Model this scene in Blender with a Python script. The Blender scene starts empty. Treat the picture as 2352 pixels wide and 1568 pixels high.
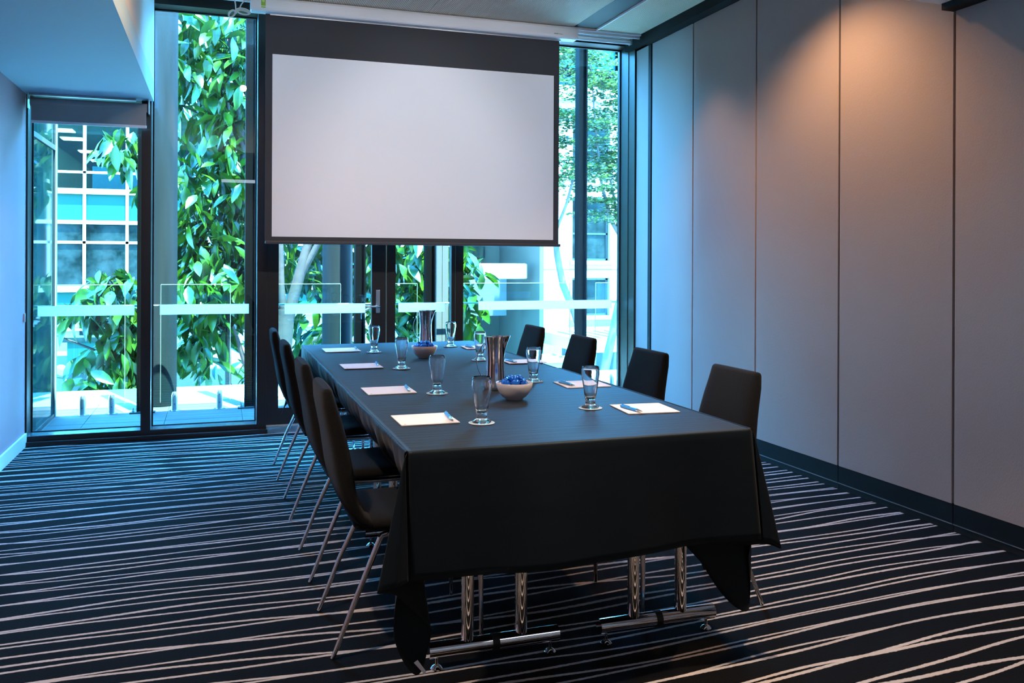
import bpy, bmesh, math, random
from mathutils import Vector, Matrix
from math import sin, cos, pi, radians, atan, sqrt
random.seed(7)
sc = bpy.context.scene
COL = sc.collection

# ------------------------------------------------------------ camera, world, sun, exposure
cam = bpy.data.cameras.new('camera')
camo = bpy.data.objects.new('camera', cam); COL.objects.link(camo); sc.camera = camo
cam.sensor_width = 36.0; cam.sensor_fit = 'HORIZONTAL'
cam.lens = 36.0 * 2000 / 2352
cam.shift_y = -186.0 / 2352
cam.clip_end = 300; cam.clip_start = .02
yaw, rho = atan(676 / 2000.), .00448
fw = Vector((sin(yaw), cos(yaw), 0)); r0 = Vector((cos(yaw), -sin(yaw), 0)); u0 = Vector((0, 0, 1))
rt = cos(rho) * r0 + sin(rho) * u0; up = -sin(rho) * r0 + cos(rho) * u0
M = Matrix((rt, up, -fw)).transposed().to_4x4(); M.translation = Vector((0, 0, 1.31))
camo.matrix_world = M

sc.view_settings.view_transform = 'Standard'; sc.view_settings.look = 'None'
sc.view_settings.gamma = 1; sc.view_settings.use_curve_mapping = False
sc.view_settings.exposure = 1.0
sc.cycles.use_denoising = True
sc.cycles.max_bounces = 10; sc.cycles.diffuse_bounces = 5; sc.cycles.glossy_bounces = 5
sc.cycles.transmission_bounces = 10; sc.cycles.transparent_max_bounces = 16
sc.cycles.sample_clamp_indirect = 0; sc.cycles.caustics_refractive = False; sc.cycles.caustics_reflective = False

SKY_STRENGTH = 31.0
w = bpy.data.worlds.new('sky'); sc.world = w; w.use_nodes = True
nt = w.node_tree; nt.nodes.clear()
tc = nt.nodes.new('ShaderNodeTexCoord'); sx = nt.nodes.new('ShaderNodeSeparateXYZ')
nt.links.new(tc.outputs['Generated'], sx.inputs[0])
cr = nt.nodes.new('ShaderNodeValToRGB'); nt.links.new(sx.outputs['Z'], cr.inputs[0])
cr.color_ramp.elements[0].position = 0.0; cr.color_ramp.elements[0].color = (.40, .72, 1, 1)
cr.color_ramp.elements[1].position = .6; cr.color_ramp.elements[1].color = (.13, .50, 1, 1)
bg = nt.nodes.new('ShaderNodeBackground'); bg.inputs[1].default_value = SKY_STRENGTH
nt.links.new(cr.outputs[0], bg.inputs[0])
wo = nt.nodes.new('ShaderNodeOutputWorld'); nt.links.new(bg.outputs[0], wo.inputs[0])

def light(name, typ, loc, energy, color, target=None, **kw):
    l = bpy.data.lights.new(name, typ); l.energy = energy; l.color = color
    for k, v in kw.items(): setattr(l, k, v)
    o = bpy.data.objects.new(name, l); COL.objects.link(o); o.location = loc
    if target is not None:
        o.rotation_euler = (Vector(target) - Vector(loc)).to_track_quat('-Z', 'Y').to_euler()
    return o
light('sun', 'SUN', (0, -5, 30), 85.0, (1, .86, .72), target=(-3, 3.0, 2), angle=.01)
WARM = (1, .56, .27)
DL = [  # recessed downlights: location, power, cone degrees
    ((2.78, 4.05, 3.13), 125, 125), ((2.88, 5.45, 3.13), 46, 85),
    ((0.25, 4.30, 3.13), 66, 168), ((1.10, 5.45, 3.13), 10, 100),
    ((-.25, 2.45, 2.50), 170, 108), ((1.75, 2.40, 2.50), 190, 84),
]
for p, e, a in DL:
    light('downlight_beam', 'SPOT', p, e * .5, WARM if p[2] > 3 else (1, .74, .55), target=(p[0], p[1], 0), spot_size=radians(a), spot_blend=.7, shadow_soft_size=.035)

for x in (.75, 2.15):   # added fill spots that brighten the projection screen, no fixtures known
    light('screen_fill_beam', 'SPOT', (x, 3.6, 3.12), 58, (.90, .93, 1), target=(x + (.1 if x < 1 else -.1), 6.5, 1.85), spot_size=radians(62), spot_blend=.6, shadow_soft_size=.05)
for x in (.35, 2.3):  # added soft fill from behind the camera; no such panels known
    light('rear_fill_light', 'AREA', (x, -.5, 2.55), 3.5, (.92, .88, 1), target=(x, -.5, 0), shape='SQUARE', size=.6)
# daylight portal openings help the renderer find the sky
def portal(loc, sx_, sy_, rot):
    l = bpy.data.lights.new('sky_portal', 'AREA'); l.shape = 'RECTANGLE'; l.size = sx_; l.size_y = sy_
    o = bpy.data.objects.new('sky_portal', l); COL.objects.link(o); o.location = loc; o.rotation_euler = rot
    l.cycles.is_portal = True
portal((1.1, 7.3, 1.65), 4.6, 3.1, (radians(-90), 0, 0))

# ------------------------------------------------------------ helpers
def new_mat(name):
    m = bpy.data.materials.new(name); m.use_nodes = True
    return m, m.node_tree, m.node_tree.nodes['Principled BSDF']
def mat(name, col, rough=.5, metal=0, spec=.5, bump=0, bscale=200, var=0, vscale=5, sheen=0, coords='Object', bdist=.002, emit=None, es=0, stretch=None):
    m, t, b = new_mat(name)
    b.inputs['Base Color'].default_value = (*col, 1); b.inputs['Roughness'].default_value = rough
    b.inputs['Metallic'].default_value = metal; b.inputs['Specular IOR Level'].default_value = spec
    if sheen: b.inputs['Sheen Weight'].default_value = sheen; b.inputs['Sheen Roughness'].default_value = .5
    if emit: b.inputs['Emission Color'].default_value = (*emit, 1); b.inputs['Emission Strength'].default_value = es
    if bump or var:
        c = t.nodes.new('ShaderNodeTexCoord'); src = c.outputs[coords]
        if stretch:
            mp = t.nodes.new('ShaderNodeMapping'); mp.inputs['Scale'].default_value = stretch
            t.links.new(src, mp.inputs[0]); src = mp.outputs[0]
    if bump:
        n = t.nodes.new('ShaderNodeTexNoise'); n.inputs['Scale'].default_value = bscale; n.inputs['Detail'].default_value = 3
        t.links.new(src, n.inputs['Vector'])
        bp = t.nodes.new('ShaderNodeBump'); bp.inputs['Strength'].default_value = bump; bp.inputs['Distance'].default_value = bdist
        t.links.new(n.outputs['Fac'], bp.inputs['Height']); t.links.new(bp.outputs[0], b.inputs['Normal'])
    if var:
        n = t.nodes.new('ShaderNodeTexNoise'); n.inputs['Scale'].default_value = vscale; n.inputs['Detail'].default_value = 4
        t.links.new(src, n.inputs['Vector'])
        r = t.nodes.new('ShaderNodeValToRGB')
        r.color_ramp.elements[0].position = .3; r.color_ramp.elements[1].position = .7
        r.color_ramp.elements[0].color = (*[x * (1 - var) for x in col], 1)
        r.color_ramp.elements[1].color = (*[min(1, x * (1 + var)) for x in col], 1)
        t.links.new(n.outputs['Fac'], r.inputs[0]); t.links.new(r.outputs[0], b.inputs['Base Color'])
    return m
def glass_pane(name, tint, ior=1.5):
    m = bpy.data.materials.new(name); m.use_nodes = True; t = m.node_tree; t.nodes.clear()
    o = t.nodes.new('ShaderNodeOutputMaterial'); mx = t.nodes.new('ShaderNodeMixShader')
    tr = t.nodes.new('ShaderNodeBsdfTransparent'); tr.inputs[0].default_value = (*tint, 1)
    gl = t.nodes.new('ShaderNodeBsdfGlossy'); gl.inputs['Roughness'].default_value = 0; gl.inputs[0].default_value = (1, 1, 1, 1)
    f = t.nodes.new('ShaderNodeFresnel')
    g = t.nodes.new('ShaderNodeNewGeometry'); mr = t.nodes.new('ShaderNodeMapRange')     # same reflectance from both faces of the sheet
    mr.inputs[3].default_value = ior; mr.inputs[4].default_value = 1 / ior
    t.links.new(g.outputs['Backfacing'], mr.inputs[0]); t.links.new(mr.outputs[0], f.inputs[0])
    t.links.new(f.outputs[0], mx.inputs[0]); t.links.new(tr.outputs[0], mx.inputs[1]); t.links.new(gl.outputs[0], mx.inputs[2])
    t.links.new(mx.outputs[0], o.inputs[0]); return m
def frosted(name, col):
    m = bpy.data.materials.new(name); m.use_nodes = True; t = m.node_tree; t.nodes.clear()
    o = t.nodes.new('ShaderNodeOutputMaterial'); mx = t.nodes.new('ShaderNodeMixShader'); mx.inputs[0].default_value = .75
    d = t.nodes.new('ShaderNodeBsdfDiffuse'); d.inputs[0].default_value = (*col, 1)
    tr = t.nodes.new('ShaderNodeBsdfTranslucent'); tr.inputs[0].default_value = (*col, 1)
    t.links.new(d.outputs[0], mx.inputs[1]); t.links.new(tr.outputs[0], mx.inputs[2]); t.links.new(mx.outputs[0], o.inputs[0]); return m

class MB:
    def __init__(s): s.v = []; s.f = []; s.mi = []; s.cur = 0
    def add(s, vs, fs):
        b = len(s.v); s.v += [tuple(x) for x in vs]; s.f += [tuple(b + i for i in q) for q in fs]; s.mi += [s.cur] * len(fs); return s
    def box(s, a, b):
        x0, y0, z0 = a; x1, y1, z1 = b
        return s.add([(x0,y0,z0),(x1,y0,z0),(x1,y1,z0),(x0,y1,z0),(x0,y0,z1),(x1,y0,z1),(x1,y1,z1),(x0,y1,z1)],
              [(0,3,2,1),(4,5,6,7),(0,1,5,4),(1,2,6,5),(2,3,7,6),(3,0,4,7)])
    def tube(s, pts, rad, n=10, cap=True):
        pts = [Vector(p) for p in pts]; rads = rad if isinstance(rad, (list, tuple)) else [rad] * len(pts)
        up_ = None; rings = []
        for i, p in enumerate(pts):
            d = (pts[min(i + 1, len(pts) - 1)] - pts[max(i - 1, 0)]).normalized()
            if up_ is None:
                up_ = Vector((0, 0, 1)) if abs(d.z) < .9 else Vector((0, 1, 0))
            a = d.cross(up_).normalized(); b2 = a.cross(d).normalized(); up_ = b2
            rings.append([p + (a * cos(2 * pi * k / n) - b2 * sin(2 * pi * k / n)) * rads[i] for k in range(n)])
        vs = [q for r in rings for q in r]; fs = []
        for i in range(len(pts) - 1):
            for k in range(n):
                k2 = (k + 1) % n; fs.append((i * n + k, i * n + k2, (i + 1) * n + k2, (i + 1) * n + k))
        if cap:
            fs.append(tuple(range(n))[::-1]); fs.append(tuple((len(pts) - 1) * n + k for k in range(n)))
        return s.add(vs, fs)
    def lathe(s, prof, n=32, c=(0, 0, 0), close=False):
        vs = []; fs = []; m = len(prof)
        for r, z in prof:
            for k in range(n): vs.append((c[0] + r * cos(2 * pi * k / n), c[1] + r * sin(2 * pi * k / n), c[2] + z))
        for i in range(m - 1 + (1 if close else 0)):
            j = (i + 1) % m
            for k in range(n):
                k2 = (k + 1) % n; fs.append((i * n + k, i * n + k2, j * n + k2, j * n + k))
        if not close:
            fs.append(tuple(range(n))[::-1]); fs.append(tuple((m - 1) * n + k for k in range(n)))
        return s.add(vs, fs)
    def grid(s, rows, closed=False):
        nr = len(rows); nc = len(rows[0]); vs = [p for r in rows for p in r]; fs = []
        for i in range(nr - 1):
            for k in range(nc - (0 if closed else 1)):
                k2 = (k + 1) % nc; fs.append((i * nc + k, i * nc + k2, (i + 1) * nc + k2, (i + 1) * nc + k))
        return s.add(vs, fs)
    def mesh(s, name, m, smooth=False):
        me = bpy.data.meshes.new(name); me.from_pydata(s.v, [], s.f)
        for x in (m if isinstance(m, (list, tuple)) else [m]): me.materials.append(x)
        if any(s.mi): me.polygons.foreach_set('material_index', s.mi)
        if smooth: me.polygons.foreach_set('use_smooth', [True] * len(me.polygons))
        me.update(); return me
    def build(s, name, m, parent=None, smooth=False, loc=(0, 0, 0), rot=None, bevel=0, kind=None, label=None):
        o = bpy.data.objects.new(name, s.mesh(name, m, smooth)); COL.objects.link(o); o.location = loc
        if rot: o.rotation_euler = rot
        if parent: o.parent = parent
        if bevel:
            md = o.modifiers.new('bevel', 'BEVEL'); md.width = bevel; md.segments = 2; md.limit_method = 'ANGLE'
        if smooth:
            try:
                bm = bmesh.new(); bm.from_mesh(o.data)
                for e in bm.edges:
                    if len(e.link_faces) == 2 and e.calc_face_angle(0) > radians(40): e.smooth = False
                bm.to_mesh(o.data); bm.free()
            except Exception: pass
        if kind: o['kind'] = kind
        if label: o['label'] = label
        return o
def B(a, b): return MB().box(a, b)
def thing(name, label, cat, loc=(0, 0, 0), rotz=0, group=None):
    o = bpy.data.objects.new(name, None); COL.objects.link(o); o.location = loc; o.rotation_euler = (0, 0, rotz)
    o.empty_display_size = .05
    o['label'] = label; o['category'] = cat
    if group: o['group'] = group
    return o
def tag(o, label, cat, group=None):
    o['label'] = label; o['category'] = cat
    if group: o['group'] = group
    return o
def struct(name, mb, m, **kw): return mb.build(name, m, kind='structure', **kw)
def dup(root, loc=None, rotz=None, label=None, group=None):
    def cp(o, par):
        c = o.copy(); COL.objects.link(c)
        if par: c.parent = par
        for ch in list(o.children): cp(ch, c)
        return c
    r = cp(root, None)
    if loc is not None: r.location = loc
    if rotz is not None: r.rotation_euler = (0, 0, rotz)
    if label: r['label'] = label
    if group: r['group'] = group
    return r

# ------------------------------------------------------------ materials
M_white = mat('white_paint', (.78, .78, .78), .6, bump=.1, bscale=300)
M_pale = mat('daylight_tinted_paint', (.50, .74, .88), .6, bump=.1, bscale=300)  # white soffit; the blue daylight cast is put into this colour
M_pale2 = mat('dimmed_white_paint', (.50, .32, .34), .6, bump=.1, bscale=300)  # white wall paint, darkened in colour to offset the strong daylight
M_fabric = mat('panel_fabric', (.36, .300, .28), .95, spec=.15, bump=.5, bscale=260, bdist=.0015, stretch=(1, 1, .5))
M_black = mat('black_trim', (.004, .004, .0045), .6, spec=.2)
M_gap = mat('black_seal', (.002, .002, .002), .8)
M_frame = mat('bronze_frame', (.010, .0075, .0055), .4)
M_gasket = mat('rubber_gasket', (.003, .003, .003), .7)
M_steel = mat('brushed_steel', (.55, .55, .55), .3, metal=1)
M_chrome = mat('chrome', (.85, .85, .85), .04, metal=1)
M_chrome2 = mat('satin_chrome', (.6, .6, .6), .16, metal=1)
M_cloth = mat('black_cloth', (.0024, .0032, .0042), .56, spec=.27, sheen=.05, bump=.5, bscale=16, bdist=.004, stretch=(.25, 2.6, .5))
M_chairf = mat('charcoal_weave', (.0085, .0095, .0105), .9, spec=.08, sheen=.05, bump=.8, bscale=420, bdist=.002, var=.5, vscale=500)
M_paper = mat('white_paper', (.82, .80, .80), .7)
M_print = mat('grey_print', (.35, .33, .35), .8)
M_casing = mat('white_casing', (.86, .85, .86), .35)
M_screenblk = mat('screen_black', (.040, .041, .047), .8)
M_screenw = mat('screen_white', (.86, .85, .88), .8)
M_pvc = mat('grey_blind', (.34, .34, .32), .8, bump=.2, bscale=500)
M_glass = glass_pane('window_glass', (.56, .88, 1.0))
M_bglass = glass_pane('balustrade_glass', (.84, .97, .96), 1.35)
M_thin = glass_pane('far_clear_glass', (.55, .80, .80), 1.08)
M_bedge = mat('glass_edge', (.20, .26, .22), .3)
M_frost = frosted('frosted_film', (.95, .86, .82))
M_ceram = mat('white_ceramic', (.85, .83, .85), .22)
M_conc = mat('column_concrete', (.016, .0155, .0150), .8, spec=.05, var=.15, vscale=3, stretch=(6, 6, .4))
M_deck = mat('deck_tile', (.075, .065, .060), .8, spec=.2, var=.08, vscale=4)
M_postm = mat('post_paint', (.0015, .0012, .001), .6, spec=.04)
M_greyp = mat('grey_paint', (.09, .075, .065), .5, spec=.2)
M_ledge = mat('pale_concrete', (.34, .29, .27), .8)
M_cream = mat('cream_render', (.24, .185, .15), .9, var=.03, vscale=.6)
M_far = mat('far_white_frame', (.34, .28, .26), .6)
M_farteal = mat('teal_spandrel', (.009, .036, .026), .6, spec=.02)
M_farsid = mat('shaded_wall', (.055, .036, .020), .9, var=.08, vscale=.5)  # darker copy of the cream render; the side wall's shade is in the colour
M_asph = mat('asphalt', (.02, .022, .02), .9, var=.3, vscale=1)
M_bark = mat('grey_bark', (.036, .016, .009), .85, bump=.4, bscale=20, var=.35, vscale=9, bdist=.01)
M_wbark = mat('white_bark', (.055, .030, .020), .8, var=.6, vscale=3, bump=.3, bscale=12, bdist=.01)
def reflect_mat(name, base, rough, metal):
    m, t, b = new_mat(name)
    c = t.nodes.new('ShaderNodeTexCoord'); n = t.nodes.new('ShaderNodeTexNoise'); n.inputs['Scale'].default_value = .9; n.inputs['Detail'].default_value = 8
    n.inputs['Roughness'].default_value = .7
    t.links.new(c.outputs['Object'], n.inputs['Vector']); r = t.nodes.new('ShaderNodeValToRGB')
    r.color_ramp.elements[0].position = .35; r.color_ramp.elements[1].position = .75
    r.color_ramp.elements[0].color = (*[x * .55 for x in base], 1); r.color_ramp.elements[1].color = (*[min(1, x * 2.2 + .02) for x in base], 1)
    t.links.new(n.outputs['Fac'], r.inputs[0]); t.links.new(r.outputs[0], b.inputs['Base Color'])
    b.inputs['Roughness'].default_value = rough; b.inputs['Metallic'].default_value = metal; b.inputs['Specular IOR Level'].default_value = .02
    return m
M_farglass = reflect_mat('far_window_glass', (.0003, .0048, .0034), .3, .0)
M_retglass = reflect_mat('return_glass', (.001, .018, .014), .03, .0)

def leaf_mat(name, lo, hi, trans=.35):
    m = bpy.data.materials.new(name); m.use_nodes = True; t = m.node_tree; t.nodes.clear()
    o = t.nodes.new('ShaderNodeOutputMaterial'); b = t.nodes.new('ShaderNodeBsdfPrincipled'); b.inputs['Roughness'].default_value = .30; b.inputs['Specular IOR Level'].default_value = .26
    tr = t.nodes.new('ShaderNodeBsdfTranslucent'); mx = t.nodes.new('ShaderNodeMixShader'); mx.inputs[0].default_value = trans
    g = t.nodes.new('ShaderNodeNewGeometry'); n = t.nodes.new('ShaderNodeTexNoise'); n.inputs['Scale'].default_value = 4.5; n.inputs['Detail'].default_value = 2
    t.links.new(g.outputs['Position'], n.inputs['Vector'])
    r = t.nodes.new('ShaderNodeValToRGB'); r.color_ramp.elements[0].position = .35; r.color_ramp.elements[1].position = .72
    r.color_ramp.elements[0].color = (*lo, 1); r.color_ramp.elements[1].color = (*hi, 1)
    t.links.new(n.outputs['Fac'], r.inputs[0]); t.links.new(r.outputs[0], b.inputs['Base Color']); t.links.new(r.outputs[0], tr.inputs[0])
    t.links.new(b.outputs[0], mx.inputs[1]); t.links.new(tr.outputs[0], mx.inputs[2]); t.links.new(mx.outputs[0], o.inputs[0]); return m
M_leaf = leaf_mat('broad_leaf', (.0020, .0150, .0030), (.036, .078, .0026), .25)
M_fine = leaf_mat('fine_leaf', (.004, .020, .0050), (.09, .11, .025))

# carpet: dark pile with wandering pale stripes
def carpet():
    m, t, b = new_mat('striped_carpet'); N = t.nodes.new; L = t.links.new
    c = N('ShaderNodeTexCoord'); s = N('ShaderNodeSeparateXYZ'); L(c.outputs['Object'], s.inputs[0])
    def math_(op, a, b_=None):
        n = N('ShaderNodeMath'); n.operation = op
        for i, v in enumerate((a, b_)):
            if v is None: continue
            if isinstance(v, (int, float)): n.inputs[i].default_value = v
            else: L(v, n.inputs[i])
        return n.outputs[0]
    def noise(scale_vec, sc_=1., det=1., off=(0, 0, 0)):
        mp = N('ShaderNodeMapping'); mp.inputs['Scale'].default_value = scale_vec; mp.inputs['Location'].default_value = off
        L(c.outputs['Object'], mp.inputs[0]); n = N('ShaderNodeTexNoise'); n.inputs['Scale'].default_value = sc_; n.inputs['Detail'].default_value = det
        L(mp.outputs[0], n.inputs['Vector']); return n.outputs['Fac']
    jit = math_('MULTIPLY', math_('SUBTRACT', noise((60, 60, 1), 1., 2.), .5), .006)
    masks = []
    for k, (sp, amp, wd, sl, off) in enumerate(((.118, .30, .0068, .06, (3, 1, 0)), (.143, .44, .0066, .015, (11, 7, 0)))):
        n1 = math_('MULTIPLY', math_('SUBTRACT', noise((.45, 1.1, 0), 1., 1.5, off), .5), amp)
        v = math_('ADD', math_('SUBTRACT', s.outputs['Y'], math_('MULTIPLY', s.outputs['X'], sl)), math_('ADD', n1, jit))
        pp = math_('MULTIPLY', math_('PINGPONG', math_('DIVIDE', v, sp), .5), sp)
        mr = N('ShaderNodeMapRange'); mr.inputs[1].default_value = wd - .001; mr.inputs[2].default_value = wd + .001; mr.inputs[3].default_value = 1; mr.inputs[4].default_value = 0
        L(pp, mr.inputs[0]); masks.append(mr.outputs[0])
    mk = math_('MAXIMUM', masks[0], masks[1])
    pile = noise((1, 1, 1), 160., 4.)
    r = N('ShaderNodeValToRGB'); r.color_ramp.elements[0].color = (.0004, .0005, .0005, 1); r.color_ramp.elements[1].color = (.0055, .0055, .0052, 1); L(pile, r.inputs[0])
    mx = N('ShaderNodeMix'); mx.data_type = 'RGBA'; L(mk, mx.inputs[0]); L(r.outputs[0], mx.inputs[6]); mx.inputs[7].default_value = (.47, .43, .41, 1)
    L(mx.outputs[2], b.inputs['Base Color']); b.inputs['Roughness'].default_value = .95; b.inputs['Specular IOR Level'].default_value = .1
    bp = N('ShaderNodeBump'); bp.inputs['Strength'].default_value = .7; bp.inputs['Distance'].default_value = .004
    L(math_('ADD', pile, math_('MULTIPLY', mk, .3)), bp.inputs['Height']); L(bp.outputs[0], b.inputs['Normal'])
    return m
M_carpet = carpet()
def ribbed():
    m, t, b = new_mat('ribbed_ceiling'); c = t.nodes.new('ShaderNodeTexCoord')
    wv = t.nodes.new('ShaderNodeTexWave'); wv.wave_type = 'BANDS'; wv.bands_direction = 'X'; wv.inputs['Scale'].default_value = 25
    t.links.new(c.outputs['Object'], wv.inputs[0])
    r = t.nodes.new('ShaderNodeValToRGB'); r.color_ramp.elements[0].position = .1; r.color_ramp.elements[1].position = .45
    r.color_ramp.elements[0].color = (.34, .29, .19, 1); r.color_ramp.elements[1].color = (.86, .80, .66, 1)
    t.links.new(wv.outputs['Color'], r.inputs[0]); t.links.new(r.outputs[0], b.inputs['Base Color']); b.inputs['Roughness'].default_value = .6
    bp = t.nodes.new('ShaderNodeBump'); bp.inputs['Distance'].default_value = .003; bp.inputs['Strength'].default_value = .6
    t.links.new(wv.outputs['Color'], bp.inputs['Height']); t.links.new(bp.outputs[0], b.inputs['Normal'])
    return m
M_rib = ribbed()

# ------------------------------------------------------------ room shell
YB = -1.6   # back wall
struct('floor', B((-1.4, YB, -.12), (3.6, 6.84, 0)), M_carpet)
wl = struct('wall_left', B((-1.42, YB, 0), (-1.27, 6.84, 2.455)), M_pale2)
struct('baseboard_left', B((-1.27, YB, 0), (-1.256, 6.835, .092)), M_white, bevel=.003)
struct('wall_back', B((-1.4, YB - .12, 0), (3.5, YB, 2.6)), M_white)
# left low ceiling and its vertical face
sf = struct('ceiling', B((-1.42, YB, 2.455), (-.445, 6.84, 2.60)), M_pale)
B((-.465, 3.335, 2.601), (-.445, 6.84, 3.30)).build('fascia', M_white, sf)
# low front ceiling
B((-.4449, YB, 2.56), (3.31, 3.335, 2.60)).build('low_panel', M_white, sf)
B((-.4449, 3.315, 2.601), (3.31, 3.335, 3.18)).build('fascia', M_white, sf)
B((3.315, YB, 2.53), (3.389, 3.33, 2.70)).build('track_cover', M_black, sf)
B((3.31, 3.31, 2.701), (3.39, 3.33, 3.18)).build('fascia', M_black, sf)
# high ribbed ceiling
for x0, x1 in ((-.4449, .53), (.534, 1.498), (1.502, 2.688), (2.905, 3.30)):
    B((x0, 3.336, 3.18), (x1, 6.46, 3.20)).build('ribbed_panel', M_rib, sf)
B((2.6885, 3.336, 3.186), (2.904, 6.46, 3.20)).build('slot', mat('slot_navy', (.003, .007, .014), .5), sf)
B((2.893, 3.336, 3.172), (2.904, 6.46, 3.1859)).build('slot_trim', M_casing, sf)
B((-.4449, 6.461, 3.165), (3.33, 6.485, 3.26)).build('edge_trim', M_casing, sf)
B((-.4449, 6.486, 3.145), (3.33, 6.50, 3.26)).build('pocket_face', M_white, sf)
B((-.4449, 6.501, 3.27), (3.39, 6.84, 3.30)).build('blind_pocket', M_black, sf)
struct('trim_1', B((3.30, 3.336, 3.105), (3.389, 6.5, 3.20)), M_black)    # operable wall track
struct('trim_2', B((3.335, 6.5, 3.12), (3.389, 6.84, 3.27)), M_black)

# right wall: operable wall panels
wr = struct('wall_right', B((3.43, YB, 0), (3.55, 7.0, 3.30)), M_gap)
joints = [YB, -.0, .83, 1.655, 2.49, 3.323, 4.15, 4.969, 5.782, 6.443]
for i in range(len(joints) - 1):
    a, b = joints[i] + .007, joints[i + 1] - .007
    top = 3.104 if joints[i] > 3.3 else 2.9
    B((3.39, a, .136), (3.429, b, top)).build('wall_panel', M_fabric, wr, bevel=.002)
    B((3.392, a - .005, .041), (3.429, b + .005, .134)).build('kick_plate', M_black, wr)
    B((3.389, a - .004, .036), (3.429, b + .004, .040)).build('silver_strip', M_steel, wr)
    B((3.397, a - .005, .001), (3.429, b + .005, .034)).build('floor_seal', M_gap, wr)
B((3.386, 6.452, .0), (3.429, 6.498, 3.104)).build('jamb_seal', M_gap, wr)
B((3.39, 6.50, .0), (3.429, 6.72, 3.104)).build('jamb_panel', M_fabric, wr, bevel=.002)
B((3.375, 6.725, .0), (3.429, 6.838, 3.27)).build('jamb_strip', M_frame, wr)

# ------------------------------------------------------------ glazed facade
ZT = 3.17
def window(name, x0, x1, ztop, fl_, fr_, bands, y0=6.84, yg=7.0):
    r = bpy.data.objects.new(name, None); COL.objects.link(r); r['kind'] = 'structure'
    f = MB(); f.box((x0, y0, .0), (x1, yg + .05, .064)); f.box((x0, y0, ztop - .0), (x1, yg + .05, ztop + .08))
    f.box((x0, y0, .064), (x0 + fl_, yg + .05, ztop)); f.box((x1 - fr_, y0, .064), (x1, yg + .05, ztop))
    f.build('window_frame', M_frame, r)
    s = B((x0 + fl_, y0 + .004, .0645), (x1 - fr_, yg - .014, .0675)).build('sill', M_steel2, r)
    g = MB(); e = .010; a, b = x0 + fl_, x1 - fr_
    g.box((a, yg - .013, .064), (b, yg - .003, .064 + e)); g.box((a, yg - .013, ztop - e), (b, yg - .003, ztop))
    g.box((a, yg - .013, .064 + e), (a + e, yg - .003, ztop - e)); g.box((b - e, yg - .013, .064 + e), (b, yg - .003, ztop - e))
    g.build('gasket', M_gasket, r)
    B((a, yg, .066), (b, yg + .010, ztop)).build('glass_pane', M_glass, r)
    for bx0, bx1 in bands:
        B((bx0, yg - .0025, .893), (bx1, yg - .001, .967)).build('frosted_band', M_frost, r)
    return r
M_steel2 = mat('anodised_sill', (.30, .38, .40), .22, metal=.8)
window('window_1', -1.27, -.493, 2.455, .012, .033, [(-1.221, -.582)])
window('window_2', -.493, .283, ZT, .033, .001, [(-.407, .229)])
window('window_3', 1.832, 3.40, ZT, .063, .03, [(2.071, 3.297)])
B((-1.27, 6.80, .0), (.36, 6.839, .030)).build('trim_3', M_frame, kind='structure')
B((1.83, 6.80, .0), (3.37, 6.839, .030)).build('trim_4', M_frame, kind='structure')
# door frame between the fixed panes
df = struct('trim_5', B((.285, 6.84, 0), (.352, 7.05, ZT)), M_frame)
B((.353, 6.84, 2.42), (1.831, 7.0, 2.50)).build('transom_bar', M_frame, df)
B((.353, 6.84, 3.12), (1.831, 7.0, ZT + .05)).build('head', M_frame, df)
B((.353, 6.90, 2.50), (1.831, 6.91, 3.12)).build('glass_pane', M_glass, df)
struct('trim_6', B((.353, 6.80, 0), (1.831, 7.0, .045)), M_steel)       # threshold
def door(name, x0, x1, sl, sr, band):
    r = bpy.data.objects.new(name, None); COL.objects.link(r); r['kind'] = 'structure'
    f = MB(); f.box((x0, 6.845, .055), (x0 + sl, 6.895, 2.415)); f.box((x1 - sr, 6.845, .055), (x1, 6.895, 2.415))
    f.box((x0 + sl, 6.845, .055), (x1 - sr, 6.895, .180)); f.box((x0 + sl, 6.845, 2.33), (x1 - sr, 6.895, 2.415))
    f.build('door_frame', M_frame, r)
    B((x0 + sl, 6.872, .180), (x1 - sr, 6.882, 2.33)).build('glass_pane', M_glass, r)
    B((band[0], 6.8705, .893), (band[1], 6.8718, .967)).build('frosted_band', M_frost, r)
    B((x0, 6.846, .046), (x1, 6.852, .0545)).build('weather_strip', M_steel, r)
    return r
d1 = door('door_1', .3525, 1.262, .088, .112, (.487, 1.103))
d2 = door('door_2', 1.270, 1.826, .068, .03, (1.367, 1.748))
h = B((1.182, 6.838, .892), (1.214, 6.845, 1.073)).build('door_handle', M_steel, d1, bevel=.002)
MB().tube([(1.198, 6.842, .945), (1.198, 6.795, .945), (1.19, 6.785, .945), (1.12, 6.782, .946), (1.09, 6.79, .947)], [.011, .011, .010, .009, .008], 12).build('lever', M_chrome2, h, smooth=True)
MB().tube([(1.198, 6.838, 1.035), (1.198, 6.834, 1.035)], .008, 12).build('keyhole', M_steel, h)

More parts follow.
